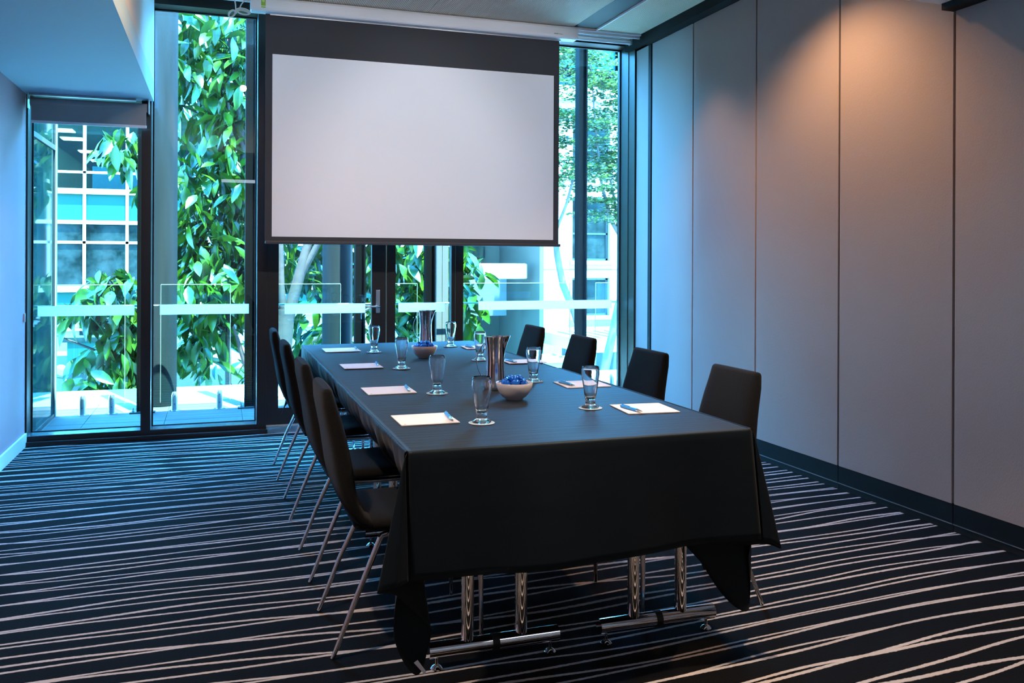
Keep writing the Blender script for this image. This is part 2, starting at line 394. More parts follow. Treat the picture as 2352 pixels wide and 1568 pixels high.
# ------------------------------------------------------------ roller blind, left window
rb = thing('roller_blind', 'grey roller blind rolled up at the top of the left window, beneath the blue-lit soffit', 'blind', (-.87, 6.80, 2.38))
def L(o, p): return tuple(a - b for a, b in zip(p, o))
rl = (-.87, 6.80, 2.38)
MB().tube([L(rl, (-1.235, 6.79, 2.395)), L(rl, (-.485, 6.79, 2.395))], .031, 24).build('roller_tube', M_pvc, rb, smooth=True)
B(L(rl, (-1.225, 6.764, 2.265)), L(rl, (-.49, 6.766, 2.395))).build('blind_fabric', M_pvc, rb)
B(L(rl, (-1.227, 6.758, 2.246)), L(rl, (-.488, 6.773, 2.266))).build('bottom_rail', M_casing, rb, bevel=.003)
B(L(rl, (-1.24, 6.765, 2.44)), L(rl, (-.56, 6.80, 2.452))).build('head_rail', M_steel, rb)
for x in (-1.248, -.474): B(L(rl, (x - .003, 6.76, 2.35)), L(rl, (x + .003, 6.83, 2.453))).build('bracket', M_steel, rb)
cb = MB()
for i in range(60):
    z = 2.36 - i * .0245; cb.lathe([(.001, -.003), (.003, 0), (.001, .003)], 6, L(rl, (-1.262, 6.775, z)))
cb.tube([L(rl, (-1.262, 6.775, 2.37)), L(rl, (-1.262, 6.775, .92))], .0012, 5).build('pull_chain', M_steel, rb)
B(L(rl, (-1.269, 6.77, .87)), L(rl, (-1.258, 6.785, .93))).build('chain_hook', M_casing, rb, bevel=.002)

rt2 = thing('roller_blind', 'white retracted roller tube above the right window, beside the screen casing', 'blind', (3.0, 6.57, 3.13))
MB().tube([(-.26, 0, 0), (.25, 0, 0)], .018, 20).build('roller_tube', M_casing, rt2, smooth=True)
B((-.26, -.02, .018), (.24, .02, .028)).build('head_rail', M_casing, rt2)
B((-.265, -.03, -.02), (-.258, .03, .05)).build('bracket', M_steel, rt2)
B((.252, -.03, -.02), (.259, .03, .05)).build('bracket', M_steel, rt2)

# ------------------------------------------------------------ projection screen
ps = thing('projection_screen', 'white pull-down projection screen with black border hanging before the glass doors', 'screen', (1.46, 6.5, 3.1))
o_ = (1.46, 6.5, 3.1)
prof = [(6.425, 3.085), (6.420, 3.10), (6.420, 3.155), (6.428, 3.172), (6.445, 3.178), (6.52, 3.178), (6.525, 3.17), (6.525, 3.08), (6.52, 3.076), (6.435, 3.076)]
c = MB(); n = len(prof)
vs = [L(o_, (x, y, z)) for x in (.217, 2.715) for y, z in prof]
c.add(vs, [tuple(range(n)), tuple(range(2 * n - 1, n - 1, -1))] + [(k, n + k, n + (k + 1) % n, (k + 1) % n) for k in range(n)])
cs = c.build('casing', M_casing, ps, bevel=.002)
for xx in (.212, 2.716): B(L(o_, (xx, 6.424, 3.08)), L(o_, (xx + .006, 6.522, 3.174))).build('end_cap', M_casing, ps, bevel=.002)
B(L(o_, (.35, 6.49, 3.068)), L(o_, (2.60, 6.52, 3.0765))).build('slot_lip', M_steel, ps)
B(L(o_, (.319, 6.5, 1.44)), L(o_, (2.590, 6.502, 3.078))).build('black_border', M_screenblk, ps)
B(L(o_, (.368, 6.4985, 1.475)), L(o_, (2.543, 6.4999, 2.79))).build('screen_surface', M_screenw, ps)
B(L(o_, (.322, 6.488, 1.421)), L(o_, (2.604, 6.512, 1.444))).build('bottom_bar', mat('bar_dark', (.05, .05, .06), .35), ps, bevel=.004)
M_green = mat('green_label', (.30, .58, .04), .5)
st = B(L(o_, (.284, 6.4188, 3.096)), L(o_, (.315, 6.4198, 3.158))).build('green_sticker', M_green, ps)
B(L(o_, (.284, 6.4183, 3.104)), L(o_, (.315, 6.4187, 3.108))).build('sticker_stripe', M_casing, st)
MB().lathe([(.009, 0), (.007, .0004)], 20).build('sticker_emblem', mat('pale_green', (.62, .82, .35), .5), st, loc=L(o_, (.2995, 6.4186, 3.143)), rot=(radians(90), 0, 0))
lg = B(L(o_, (2.515, 6.4188, 3.103)), L(o_, (2.545, 6.4198, 3.111))).build('maker_badge', mat('badge_grey', (.10, .10, .11), .5), ps, bevel=.0005)
B(L(o_, (2.545, 6.4188, 3.1045)), L(o_, (2.585, 6.4198, 3.1085))).build('badge_bar', M_print, lg)
for k in range(5): B(L(o_, (2.519 + k * .005, 6.4183, 3.105)), L(o_, (2.522 + k * .005, 6.4188, 3.109))).build('badge_mark', M_casing, lg)
# coiled cable
cb = MB()
def arc(cx, cz, rx, rz, a0, a1, y, tilt=0, n=16):
    P = []
    for i in range(n + 1):
        a = a0 + (a1 - a0) * i / n; x, z = rx * cos(a), rz * sin(a)
        P.append((cx + x * cos(tilt) - z * sin(tilt), y, cz + x * sin(tilt) + z * cos(tilt)))
    return P
cb.tube([(.102, 6.46, 3.20), (.104, 6.46, 3.155), (.112, 6.46, 3.11), (.115, 6.46, 3.06)], .0045, 8)
for k, (rx, rz) in enumerate(((.048, .022), (.042, .017), (.036, .012))):
    cb.tube(arc(.165, 3.067 - .002 * k, rx, rz, pi, -pi, 6.462 + .006 * k, radians(-8)), .0038, 8)
for k, (rx, rz) in enumerate(((.030, .020), (.026, .014))):
    cb.tube(arc(.088, 3.045, rx, rz, 0, 2 * pi, 6.462 + .006 * k, radians(50)), .0038, 8)
cb.tube([(.135, 6.465, 3.075), (.150, 6.465, 3.115), (.175, 6.465, 3.15), (.213, 6.465, 3.165)], .0042, 8)
cbo = cb.build('power_cable', mat('cable_grey', (.62, .60, .58), .5), smooth=True)
tag(cbo, 'grey power cable coiled in a bow at the left end of the screen casing', 'cable')
B((.108, 6.452, 3.05), (.122, 6.478, 3.075)).build('cable_tie', M_steel, cbo, bevel=.002)
MB().lathe([(.010, 0), (.013, .01), (.013, .035), (.006, .045)], 14).build('plug', M_casing, cbo, loc=(.102, 6.46, 3.17))
# ------------------------------------------------------------ tables
TZ = .745
def table(label, x0, x1, y0, y1, first):
    t = thing('trestle_table', label, 'table', ((x0 + x1) / 2 + .042, (y0 + y1) / 2, 0), 0, 'trestle tables under the black cloths')
    hx, hy = (x1 - x0) / 2, (y1 - y0) / 2
    B((-hx - .040, -hy + .006, TZ - .03), (hx - .052, hy - .006, TZ - .004)).build('tabletop', M_greyp, t, bevel=.003)
    for s in (-1, 1):
        yy = s * (hy - .205)
        lg = MB()
        bar = MB().tube([(-.222, yy, .062), (.222, yy, .062)], .026, 24).build('foot_bar', M_chrome, t, smooth=True)
        MB().tube([(-.012, yy, .062), (.012, yy, .062)], .0272, 24).build('joint_band', M_gasket, bar)
        for sx_ in (-1, 1):
            MB().tube([(sx_ * .092, yy, .07), (sx_ * .092, yy, .70)], .0205, 24).build('leg', M_chrome, t, smooth=True)
            g = MB().lathe([(.019, 0), (.020, .004), (.014, .011), (.006, .016), (.005, .04)], 18).build('foot_glide', M_chrome, t, smooth=True, loc=(sx_ * .195, yy, 0.0))
        B((-.22, yy - .03, .70), (.22, yy + .03, TZ - .031)).build('top_bracket', M_black, t)
    return t
ta = table('left front trestle table with chrome double posts under the near cloth', .535, 1.110, 2.515, 4.19, 1)
def mv(root, x, y, lab): return dup(root, loc=(x, y, 0), label=lab)
mv(ta, (1.115 + 1.69) / 2 + .058, (2.515 + 4.19) / 2, 'right front trestle table with chrome double posts under the near cloth')
mv(ta, (.535 + 1.11) / 2 + .042, (4.20 + 5.875) / 2, 'left rear trestle table, chrome legs glimpsed behind the left chairs')
mv(ta, (1.115 + 1.69) / 2 + .058, (4.20 + 5.875) / 2, 'right rear trestle table, mostly hidden by the far cloth')

M_cloth.node_tree.nodes['Principled BSDF'].inputs['Specular Tint'].default_value = (.45, .78, 1, 1)  # blue daylight sheen put into the cloth's highlight colour
# tablecloth: top sheet, skirts with folds, corner drapes
def cloth(name, label, x0, x1, y0, y1, ztop, front, back, seed, side=.38, knots=None):
    rnd = random.Random(seed); mb = MB()
    ph = [rnd.uniform(0, 6.28) for _ in range(8)]
    def roll(d):                 # rounded table edge, then straight down
        R_ = .009
        if d < R_ * pi / 2: a = d / R_; return R_ * sin(a), R_ * (1 - cos(a))
        return R_, R_ + d - R_ * pi / 2
    def ds(L_, n): return [0, .003, .006, .0095, .0141] + [.0141 + (L_ - .0141) * i / n for i in range(1, n + 1)]
    def fold(t, d):              # pleats growing towards the hem
        return d * (.07 * sin(t * 19 + ph[0]) + .04 * sin(t * 37 + ph[1]) + .03 * sin(t * 61 + ph[2]))
    nx, ny = 80, 240
    mb.grid([[(x0 + (x1 - x0) * i / nx, y0 + (y1 - y0) * j / ny, ztop) for i in range(nx + 1)] for j in range(ny + 1)])
    def side_pt(sgn, xe, y, d, e):
        o, dz = roll(d); inw = .62 * d * min(1, d / .25) * e      # pushed in under the table by the chairs
        return (xe + sgn * (o - inw + fold(y, d) * (.3 + .7 * e)), y, ztop - dz * (1 - .22 * e * min(1, d / .25)))
    for sgn, xe in ((-1, x0), (1, x1)):
        rows = []
        for d in ds(side, 16):
            row = []
            for j in range(ny + 1):
                y = y0 + (y1 - y0) * j / ny
                e = max(0, min(1, (y - y0) / .16 if front is not None else 1, (y1 - y) / .25 if back is not None else 1)); e = e * e * (3 - 2 * e)
                row.append(side_pt(sgn, xe, y, d, e))
            rows.append(row)
        mb.grid(rows if sgn > 0 else [r[::-1] for r in rows])
    if front is not None:
        def fpt(t, d):
            o, dz = roll(d); x = x0 + (x1 - x0) * t
            return (x, y0 - o - d * (.14 + .03 * sin(t * 9 + ph[4]) + .015 * sin(t * 21 + ph[5])), ztop - dz * .985 - .010 * sin(t * 5) * d / front)
        mb.grid([[fpt(1 - i / nx, d) for i in range(nx + 1)] for d in ds(front, 16)])
        for sgn, xe, K in ((-1, x0, knots[0]), (1, x1, knots[1])):
            k0 = -(.14 + .03 * sin((0 if sgn < 0 else 1) * 9 + ph[4]) + .015 * sin((0 if sgn < 0 else 1) * 21 + ph[5]))
            K = [(0, k0, front)] + K + [(0, 0, side)]
            m_ = 9; rays = []
            for i in range(len(K) - 1):
                for s_ in range(m_ + (1 if i == len(K) - 2 else 0)):
                    f = s_ / m_; g = lambda j: Vector(K[max(0, min(len(K) - 1, j))])
                    p0, p1, p2, p3 = g(i - 1), g(i), g(i + 1), g(i + 2)
                    rays.append(.5 * ((2 * p1) + (p2 - p0) * f + (2 * p0 - 5 * p1 + 4 * p2 - p3) * f * f + (-p0 + 3 * p1 - 3 * p2 + p3) * f ** 3))
            rows = []
            for r_i in range(23):
                row = []
                for q in rays:
                    r = q.z * r_i / 22; b_ = .010 * min(1, r / .012)
                    ox, oy = q.x * r, q.y * r
                    row.append((xe + sgn * (ox + b_ * .8), y0 + oy - b_ * .8, ztop - sqrt(max(r * r - ox * ox - oy * oy, 0)) * .985))
                rows.append(row)
            mb.grid(rows if sgn < 0 else [r[::-1] for r in rows])
    if back is not None:
        rows = []
        for d in ds(back, 12):
            o, dz = roll(d)
            rows.append([(x0 + (x1 - x0) * i / nx, y1 + o + d * (.08 + .05 * sin(i * .4)), ztop - dz * .98) for i in range(nx + 1)])
        mb.grid(rows)
        for sgn, xe in ((-1, x0), (1, x1)):
            rows = []
            for r_i in range(13):
                row = []
                for k in range(17):
                    f = k / 16; ph_ = f * pi / 2; r = r_i / 12 * min(back / max(cos(ph_), 1e-3), side / max(sin(ph_), 1e-3))
                    w_ = sin(pi * f)
                    row.append((xe + sgn * (.009 * min(1, r * 90) + .22 * r * w_), y1 + .009 * min(1, r * 90) + .10 * r * (1 - f) + .22 * r * w_, ztop - r * (1 - .10 * w_)))
                rows.append(row)
            mb.grid(rows if sgn > 0 else [r[::-1] for r in rows])
    o = mb.build(name, M_cloth)
    o.data.polygons.foreach_set('use_smooth', [True] * len(o.data.polygons))
    md = o.modifiers.new('weld', 'WELD'); md.merge_threshold = .0018
    md = o.modifiers.new('solid', 'SOLIDIFY'); md.thickness = .0012; md.offset = -1
    return tag(o, label, 'tablecloth')
KL = [(.12, -.20, .38), (.235, -.17, .40), (.06, -.04, .42), (-.15, .10, .55), (-.13, .13, .66), (-.075, .14, .725), (.02, .15, .60), (.03, .10, .45)]
KR = [(.08, -.18, .38), (.16, -.16, .405), (.02, -.04, .39), (-.55, .10, .43), (-.30, .13, .50), (.02, .13, .66), (.07, .13, .62), (.03, .10, .45)]
cl2 = cloth('tablecloth', 'far black tablecloth with pleated side, shining blue near the window', .535, 1.690, 4.16, 5.875, .7475, None, .37, 5)
cl1 = cloth('tablecloth', 'near black tablecloth hanging with pointed corners at the front of the table', .530, 1.697, 2.515, 4.24, .7498, .372, None, 3, knots=(KL, KR))
cl1lab = None
lab_ = MB(); 
lab_.add([(.566, 2.583, .095), (.600, 2.590, .052), (.606, 2.588, .060), (.577, 2.581, .103)], [(0, 1, 2, 3)])
cl1lab = lab_.build('care_label', M_paper, cl1)

# ------------------------------------------------------------ chairs
def loft(stations, n=28, pw=3.2):
    """stations: (cx, cz, nx, nz, half_thickness, half_width)"""
    rows = []
    for cx, cz, nx, nz, ht, hw in stations:
        row = []
        for k in range(n):
            a = 2 * pi * k / n; ca, sa = cos(a), sin(a)
            y = hw * math.copysign(abs(ca) ** (2 / (pw + 2)), ca); t = ht * math.copysign(abs(sa) ** (2 / pw), sa)
            row.append((cx + nx * t, y, cz + nz * t))
        rows.append(row)
    mb = MB(); mb.grid(rows, closed=True)
    mb.add(rows[0], [tuple(range(n))[::-1]]); mb.add(rows[-1], [tuple(range(n))])
    return mb
def make_chair(label):
    t = thing('dining_chair', label, 'chair', (0, 0, 0))
    out = [(.40, .115), (.43, .075), (.48, .040), (.53, .020), (.58, .008), (.64, -.001), (.70, -.010), (.76, -.022), (.82, -.034), (.865, -.036)]
    inn = [(.445, .135), (.465, .110), (.50, .092), (.54, .084), (.59, .078), (.645, .068), (.705, .055), (.765, .040), (.822, .022), (.868, .008)]
    S = []
    for i, ((z0, x0), (z1, x1)) in enumerate(zip(out, inn)):
        c_ = Vector(((x0 + x1) / 2, (z0 + z1) / 2)); d = Vector((x1 - x0, z1 - z0)); ht = d.length / 2; d.normalize()
        hw = .212 if z1 < .5 else .212 - (z1 - .5) * .13
        S.append((c_.x, c_.y, d.x, d.y, ht, hw))
    a = S[0]; S = [(a[0] + .016, a[1] - .006, a[2], a[3], a[4] * .6, a[5] * .95)] + S
    a = S[-1]; S.append((a[0] - .001, a[1] + .008, a[2], a[3], a[4] * .86, a[5] * .985)); S.append((a[0] - .002, a[1] + .013, a[2], a[3], a[4] * .5, a[5] * .94))
    loft(S).build('backrest', M_chairf, t, smooth=True)
    xs = [.070, .078, .095, .15, .25, .35, .42, .47, .50, .515, .522]
    zz = [.428, .427, .426, .424, .424, .426, .427, .425, .421, .417, .414]
    hh = [.008, .017, .024, .028, .028, .028, .027, .025, .020, .013, .005]
    ww = [.19, .20, .206, .210, .212, .212, .210, .207, .203, .196, .18]
    loft([(x, z, 0, 1, h_, w_) for x, z, h_, w_ in zip(xs, zz, hh, ww)]).build('seat', M_chairf, t, smooth=True)
    for s in (-1, 1):
        y = s * .2065; yt = s * .185
        MB().tube([(0, y, 0.004), (.075, y, .19), (.160, yt, .378)], [.0075, .009, .0105], 14).build('leg', M_chrome2, t, smooth=True)
        MB().tube([(.508, y, 0.004), (.506, y, .2), (.500, yt, .378)], [.0075, .009, .0105], 14).build('leg', M_chrome2, t, smooth=True)
        MB().tube([(.158, yt, .374), (.166, yt, .386), (.185, yt, .391), (.475, yt, .391), (.493, yt, .386), (.500, yt, .374)], .0105, 12).build('seat_rail', M_chrome2, t, smooth=True)
    MB().tube([(.20, -.185, .385), (.20, .185, .385)], .008, 10).build('crossbar', M_chrome2, t, smooth=True)
    return t
ch = make_chair('black upholstered chair nearest the camera on the left side of the table')
ch.location = (.362, 3.095, 0)
gl_, gr_ = 'chairs along the left side of the table', 'chairs along the right side of the table'
ch['group'] = gl_
dup(ch, (.357, 3.81, 0), radians(.5), 'second black chair from the camera on the left side of the table')
dup(ch, (.349, 4.70, 0), 0, 'third black chair from the camera on the left side of the table')
dup(ch, (.342, 5.545, 0), radians(-.5), 'left-side black chair farthest from the camera, beside the door post')
for y, dx, lab in ((3.045, 0, 'right-side black chair nearest the camera, its back against the wall panels'), (3.775, 0, 'second black chair from the camera on the right side, before the wall panels'),
               (4.59, 0, 'third black chair on the right side, its back seen against the right window'), (5.40, 0, 'right-side black chair farthest from the camera, nearest the window')):
    dup(ch, (1.972 + dx, y, 0), pi, lab, gr_)

# ------------------------------------------------------------ tableware
ZC = .7510
M_gls, t_, b_ = new_mat('clear_glass'); b_.inputs['Transmission Weight'].default_value = 1; b_.inputs['Roughness'].default_value = 0; b_.inputs['IOR'].default_value = 1.47
b_.inputs['Base Color'].default_value = (1, 1, 1, 1)
M_coast = mat('paper_coaster', (.42, .55, .62), .8)
def coaster(x, y, label):
    o = MB().lathe([(.0452, 0), (.0455, .0008), (.0452, .0014)], 48).build('coaster', M_coast, loc=(x, y, ZC))
    return tag(o, label, 'coaster', 'round coasters under the glasses')
gp = [(.0, .0), (.031, .0), (.033, .002), (.033, .005), (.028, .009), (.021, .012), (.0190, .016), (.0190, .030), (.0205, .036), (.0245, .060), (.0300, .095), (.0345, .122), (.0352, .132), (.0340, .145), (.0318, .1565),
      (.0305, .1575), (.0300, .156), (.0318, .145), (.0330, .132), (.0322, .122), (.0280, .095), (.0225, .062), (.0170, .040), (.0120, .0355), (0, .0345)]
gm = MB().lathe([(max(r, .0002), z) for r, z in gp], 40)
gmesh = gm.mesh('water_glass', M_gls, True)
def glass(x, y, label):
    o = bpy.data.objects.new('water_glass', gmesh); COL.objects.link(o); o.location = (x, y, ZC + .0016)
    return tag(o, label, 'glass', 'empty footed beer glasses on the table')
GL = [(.863, 2.872, 'left-row', 'nearest the camera'), (.875, 3.563, 'left-row', 'second from the camera'), (.900, 4.434, 'left-row', 'third from the camera'), (.900, 5.268, 'left-row', 'farthest from the camera'),
      (1.344, 3.039, 'right-row', 'nearest the camera'), (1.385, 3.781, 'right-row', 'second from the camera'), (1.396, 4.687, 'right-row', 'behind the near jug'), (1.433, 5.476, 'right-row', 'farthest, beside the far jug')]
for x, y, a, b in GL:
    coaster(x, y, 'round grey-blue coaster under the %s glass %s' % (a, b))
    glass(x, y, 'tall empty footed glass, %s one %s' % (a, b))
# notepads + pens
M_pen = mat('blue_pen', (.04, .33, .85), .25); 
def notepad(cx, cy, w_, d_, rot, label):
    t = thing('notepad', label, 'notepad', (cx, cy, ZC), rot, 'white notepads on the table')
    B((-w_ / 2, -d_ / 2, 0), (w_ / 2, d_ / 2, .003)).build('pad', M_paper, t)
    pr = MB()
    for k in range(7): pr.box((w_ / 2 - .036 + k * .004, -d_ / 2 + .012, .003), (w_ / 2 - .0335 + k * .004, -d_ / 2 + .0155, .00315))
    pr.build('printed_mark', M_print, t)
    B((-w_ / 2 + .012, -d_ / 2 + .012, .003), (-w_ / 2 + .018, -d_ / 2 + .020, .00315)).build('printed_mark', M_print, t)
def pen(x, y, rot, label):
    t = thing('ballpoint_pen', label, 'pen', (x, y, ZC + .003), rot, 'blue pens on the notepads')
    r = .0062
    MB().tube([(0, .035, r), (0, .048, r), (0, -.008, r)][:1] + [(0, .062, r), (0, -.040, r)], [.0050, .0060, .0062], 14).build('barrel', M_pen, t, smooth=True)
    MB().tube([(0, -.040, r), (0, -.052, r), (0, -.064, r), (0, -.072, r)], [.0061, .005, .003, .0012], 14).build('chrome_tip', M_chrome2, t, smooth=True)
    MB().tube([(0, .062, r), (0, .070, r)], .0032, 10).build('button', M_chrome2, t)
    B((-.0015, .008, r * 2 - .001), (.0015, .060, r * 2 + .0015)).build('clip', M_pen, t)
NP = [(.690, 2.990, .203, .198, 0, 'left-side white notepad nearest the camera', .775, 2.985, -5),
      (.694, 3.697, .205, .205, 0, 'left-side white notepad second from the camera', .775, 3.690, -5),
      (.716, 4.585, .200, .205, 0, 'left-side white notepad third from the camera', .803, 4.60, -5),
      (.726, 5.440, .212, .225, 0, 'left-side white notepad farthest from the camera', .818, 5.45, -5),
      (1.532, 2.962, .203, .200, -5, 'right-side white notepad nearest the camera', 1.463, 2.935, 8),
      (1.563, 3.630, .208, .198, -3, 'right-side white notepad second from the camera', 1.487, 3.628, 8),
      (1.607, 4.540, .215, .170, -2, 'right-side white notepad third from the camera', 1.528, 4.53, 8),
      (1.590, 5.36, .200, .190, -3, 'right-side white notepad farthest from the camera', 1.525, 5.35, 8)]
for cx, cy, w_, d_, r_, lab, px, py, pr in NP:
    notepad(cx, cy, w_, d_, radians(r_), lab)
    pen(px, py, radians(pr), 'blue pen lying on the ' + lab.replace('white notepad ', 'notepad '))
# jugs
def jug(label, x, y, rot):
    t = thing('water_jug', label, 'jug', (x, y, ZC), rot, 'steel water jugs')
    Hj = .229; N_ = 48; prof = [(0.0, .0445), (.004, .0455), (.03, .0440), (.07, .0412), (.11, .0395), (.14, .0398), (.17, .0418), (.20, .0452), (.22, .0482), (Hj, .0495)]
    rows = []
    def pt(z, r, a, d=0):
        rr = r - d; k = max(0, (z - .13) / .1) ** 2
        sp = max(0, cos(a)) ** 14; x_ = rr * cos(a) + sp * .018 * k; y_ = rr * sin(a) * (1 - .0 * k)
        dent = max(0, 1 - abs(abs(a) - .55) / .35); x_ -= .010 * dent * k * cos(a); y_ -= .010 * dent * k * sin(a)
        return (x_, y_, z + sp * .004 * k)
    an = [-pi + 2 * pi * i / N_ for i in range(N_)]
    fine = []
    for i in range(len(prof) - 1):
        for s in range(3):
            f = s / 3; fine.append((prof[i][0] * (1 - f) + prof[i + 1][0] * f, prof[i][1] * (1 - f) + prof[i + 1][1] * f))
    fine.append(prof[-1])
    rows = [[(r * .6 * cos(a), r * .6 * sin(a), .0) for a in an] for _, r in fine[:1]] + [[pt(z, r, a) for a in an] for z, r in fine] + [[pt(z, r, a, .0018) for a in an] for z, r in fine[::-1]]
    mb = MB(); mb.grid(rows, closed=True); n = len(mb.v); mb.f.append(tuple(range(N_))[::-1]); mb.mi.append(0); mb.f.append(tuple(range(n - N_, n))); mb.mi.append(0)
    mb.build('body', M_chromej, t, smooth=True)
    B((-.047, -.022, Hj - .004), (-.012, .022, Hj - .001)).build('ice_guard', M_chromej, t)
    hp = []
    for i in range(25):
        a = i / 24; z = .205 - .165 * a; hp.append((-.042 - .038 * sin(pi * a) ** .8, 0, z))
    MB().tube(hp, .0022, 8).build('handle', M_chrome2, t, smooth=True)
    return t
M_chromej = mat('polished_steel', (.70, .66, .64), .12, metal=1)
jug('polished steel water jug standing near the middle of the table, beside the near bowl', 1.143, 3.605, radians(-14))
jug('polished steel water jug at the far end of the table, behind the far bowl', 1.290, 5.578, radians(-14))
# bowls and sweets
M_wrap, t_, b_ = new_mat('blue_foil'); b_.inputs['Base Color'].default_value = (.01, .16, .75, 1); b_.inputs['Roughness'].default_value = .18; b_.inputs['Metallic'].default_value = .35
sm = MB()
rows = []
for i in range(9):
    u = -1 + i / 4; rr = .0085 * sqrt(max(0, 1 - u * u)) + .0012
    rows.append([(u * .0135, rr * cos(2 * pi * k / 8) * (1 + .15 * (k % 2)), rr * sin(2 * pi * k / 8) * (1 + .15 * (k % 2))) for k in range(8)])
for s in (-1, 1):
    sm.add([(s * .0125, .001, 0), (s * .023, .009, .003), (s * .0245, .003, -.002), (s * .0235, -.003, .003), (s * .022, -.009, -.002), (s * .0125, -.001, .001)], [(0, 1, 2, 5), (5, 2, 3), (5, 3, 4)])
sm.grid(rows, closed=True)
smesh = sm.mesh('wrapped_sweet', M_wrap, True)
def bowl(x, y, label, glab):
    o = MB().lathe([(.0002, .0), (.034, .0), (.036, .003), (.050, .013), (.063, .030), (.0715, .050), (.0750, .0665), (.0742, .068), (.0722, .067), (.068, .051), (.060, .033), (.047, .017), (.030, .009), (.0002, .007)], 48).build('bowl', M_ceram, smooth=True, loc=(x, y, ZC))
    tag(o, label, 'bowl', 'white bowls of sweets')
    rnd = random.Random(int(x * 1000 + y * 77)); k = 0
    for lay, (zr, num, rad) in enumerate(((.028, 3, .016), (.048, 5, .030), (.068, 6, .040), (.082, 3, .018))):
        for i in range(num):
            a = 2 * pi * i / num + lay * .7 + rnd.uniform(-.15, .15); r = rad * rnd.uniform(.85, 1.05)
            q = bpy.data.objects.new('wrapped_sweet', smesh); COL.objects.link(q)
            q.location = (x + r * cos(a), y + r * sin(a), ZC + zr + rnd.uniform(-.002, .003))
            q.scale = (1.35, 1.45, 1.45); q.rotation_euler = (rnd.uniform(-.4, .4), rnd.uniform(-.35, .35), a + pi / 2 + rnd.uniform(-.6, .6))
            tag(q, 'blue foil wrapped sweet heaped in the ' + glab, 'sweet', 'wrapped sweets in the ' + glab)
bowl(1.136, 3.325, 'white bowl of blue wrapped sweets beside the near steel jug', 'near white bowl')
bowl(1.126, 4.895, 'white bowl of blue wrapped sweets before the far steel jug', 'far white bowl')
# ------------------------------------------------------------ balcony
bal = struct('trim_7', B((-1.6, 7.06, -.30), (6.2, 8.62, -.012)), M_greyp)          # balcony slab
k = 0
for j, (ya, yb) in enumerate(((7.07, 7.60), (7.605, 8.205), (8.21, 8.61))):
    for i in range(13):
        xa = -1.6 + i * .60
        B((xa + .002, ya, -.012), (xa + .598, yb - .002, .0)).build('tile', M_deck, bal)
struct('trim_8', B((-2.4, 8.63, -.6), (7.5, 9.55, -.002)), M_ledge)                   # outer ledge
# unseen slab added above to block the sun, shades the deck
struct('ceiling_sun_block', B((-3.2, YB - .2, 3.32), (7.5, 7.08, 3.45)), M_white)
wm = struct('wall_outside', B((-3.2, 6.9, -.6), (-1.45, 7.0, 3.3)), M_white)
B((3.56, 6.9, -.6), (7.5, 7.0, 3.3)).build('wall_outside_right', M_white, kind='structure')
# return glass on the left of the balcony
rg = bpy.data.objects.new('window_4', None); COL.objects.link(rg); rg['kind'] = 'structure'
B((-1.292, 7.06, .03), (-1.28, 8.0, 2.20)).build('glass_pane', M_retglass, rg)
B((-1.292, 7.06, 2.24), (-1.28, 8.0, 3.25)).build('glass_pane', M_retglass, rg)
B((-1.296, 7.06, 2.20), (-1.27, 8.0, 2.24)).build('transom_bar', M_greyp, rg)
B((-1.296, 7.06, 0), (-1.27, 8.0, .03)).build('bottom_rail', M_frame, rg)
B((-1.296, 8.0, 0), (-1.27, 8.012, 3.25)).build('gasket', M_gasket, rg)
B((-1.296, 8.012, 0), (-1.262, 8.06, 3.25)).build('corner_post', M_bedge, rg)
# columns
for x, lab in ((-.545, 'grey concrete column left on the balcony, beside the left mullion'), (1.085, 'grey concrete column standing outside the left glass door')):
    o = MB().tube([(0, 0, 0), (0, 0, 4.2)], .142, 40).build('round_column', M_conc, smooth=True, loc=(x if x > 0 else -.487, 8.42, 0))
    tag(o, lab, 'column', 'round balcony columns')
# steel posts
for x, lab in ((-.60, 'dark steel post hidden by the left mullion, base plate showing'), (.274, 'dark steel balcony post seen through the second window pane'), (1.24, 'dark steel post beside the column behind the left door'),
               (1.90, 'dark steel balcony post behind the right door leaf'), (3.448, 'dark steel post standing outside the right window')):
    t = thing('steel_post', lab, 'post', (x, 8.05, 0), 0, 'dark steel balcony posts')
    B((-.040, -.006, .012), (.040, .006, 4.0)).build('flange', M_postm, t)
    B((-.046, -.05, .012), (-.034, .05, 4.0)).build('flange', M_postm, t); B((.034, -.05, .012), (.046, .05, 4.0)).build('flange', M_postm, t)
    B((-.10, -.065, 0), (.10, .065, .012)).build('base_plate', M_greyp, t)
    for bx in (-.075, .075):
        MB().lathe([(.011, 0), (.011, .012), (.006, .013), (.006, .035)], 8, (bx, -.035, .012)).build('bolt', M_steel, t)
dp = thing('square_pipe', 'pale grey square duct beside the dark post outside the right door', 'pipe', (2.06, 8.25, 0))
B((-.055, -.05, 0), (-.002, .05, 4.0)).build('duct_half', M_greyp, dp); B((.002, -.05, 0), (.062, .05, 4.0)).build('duct_half', M_greyp, dp)
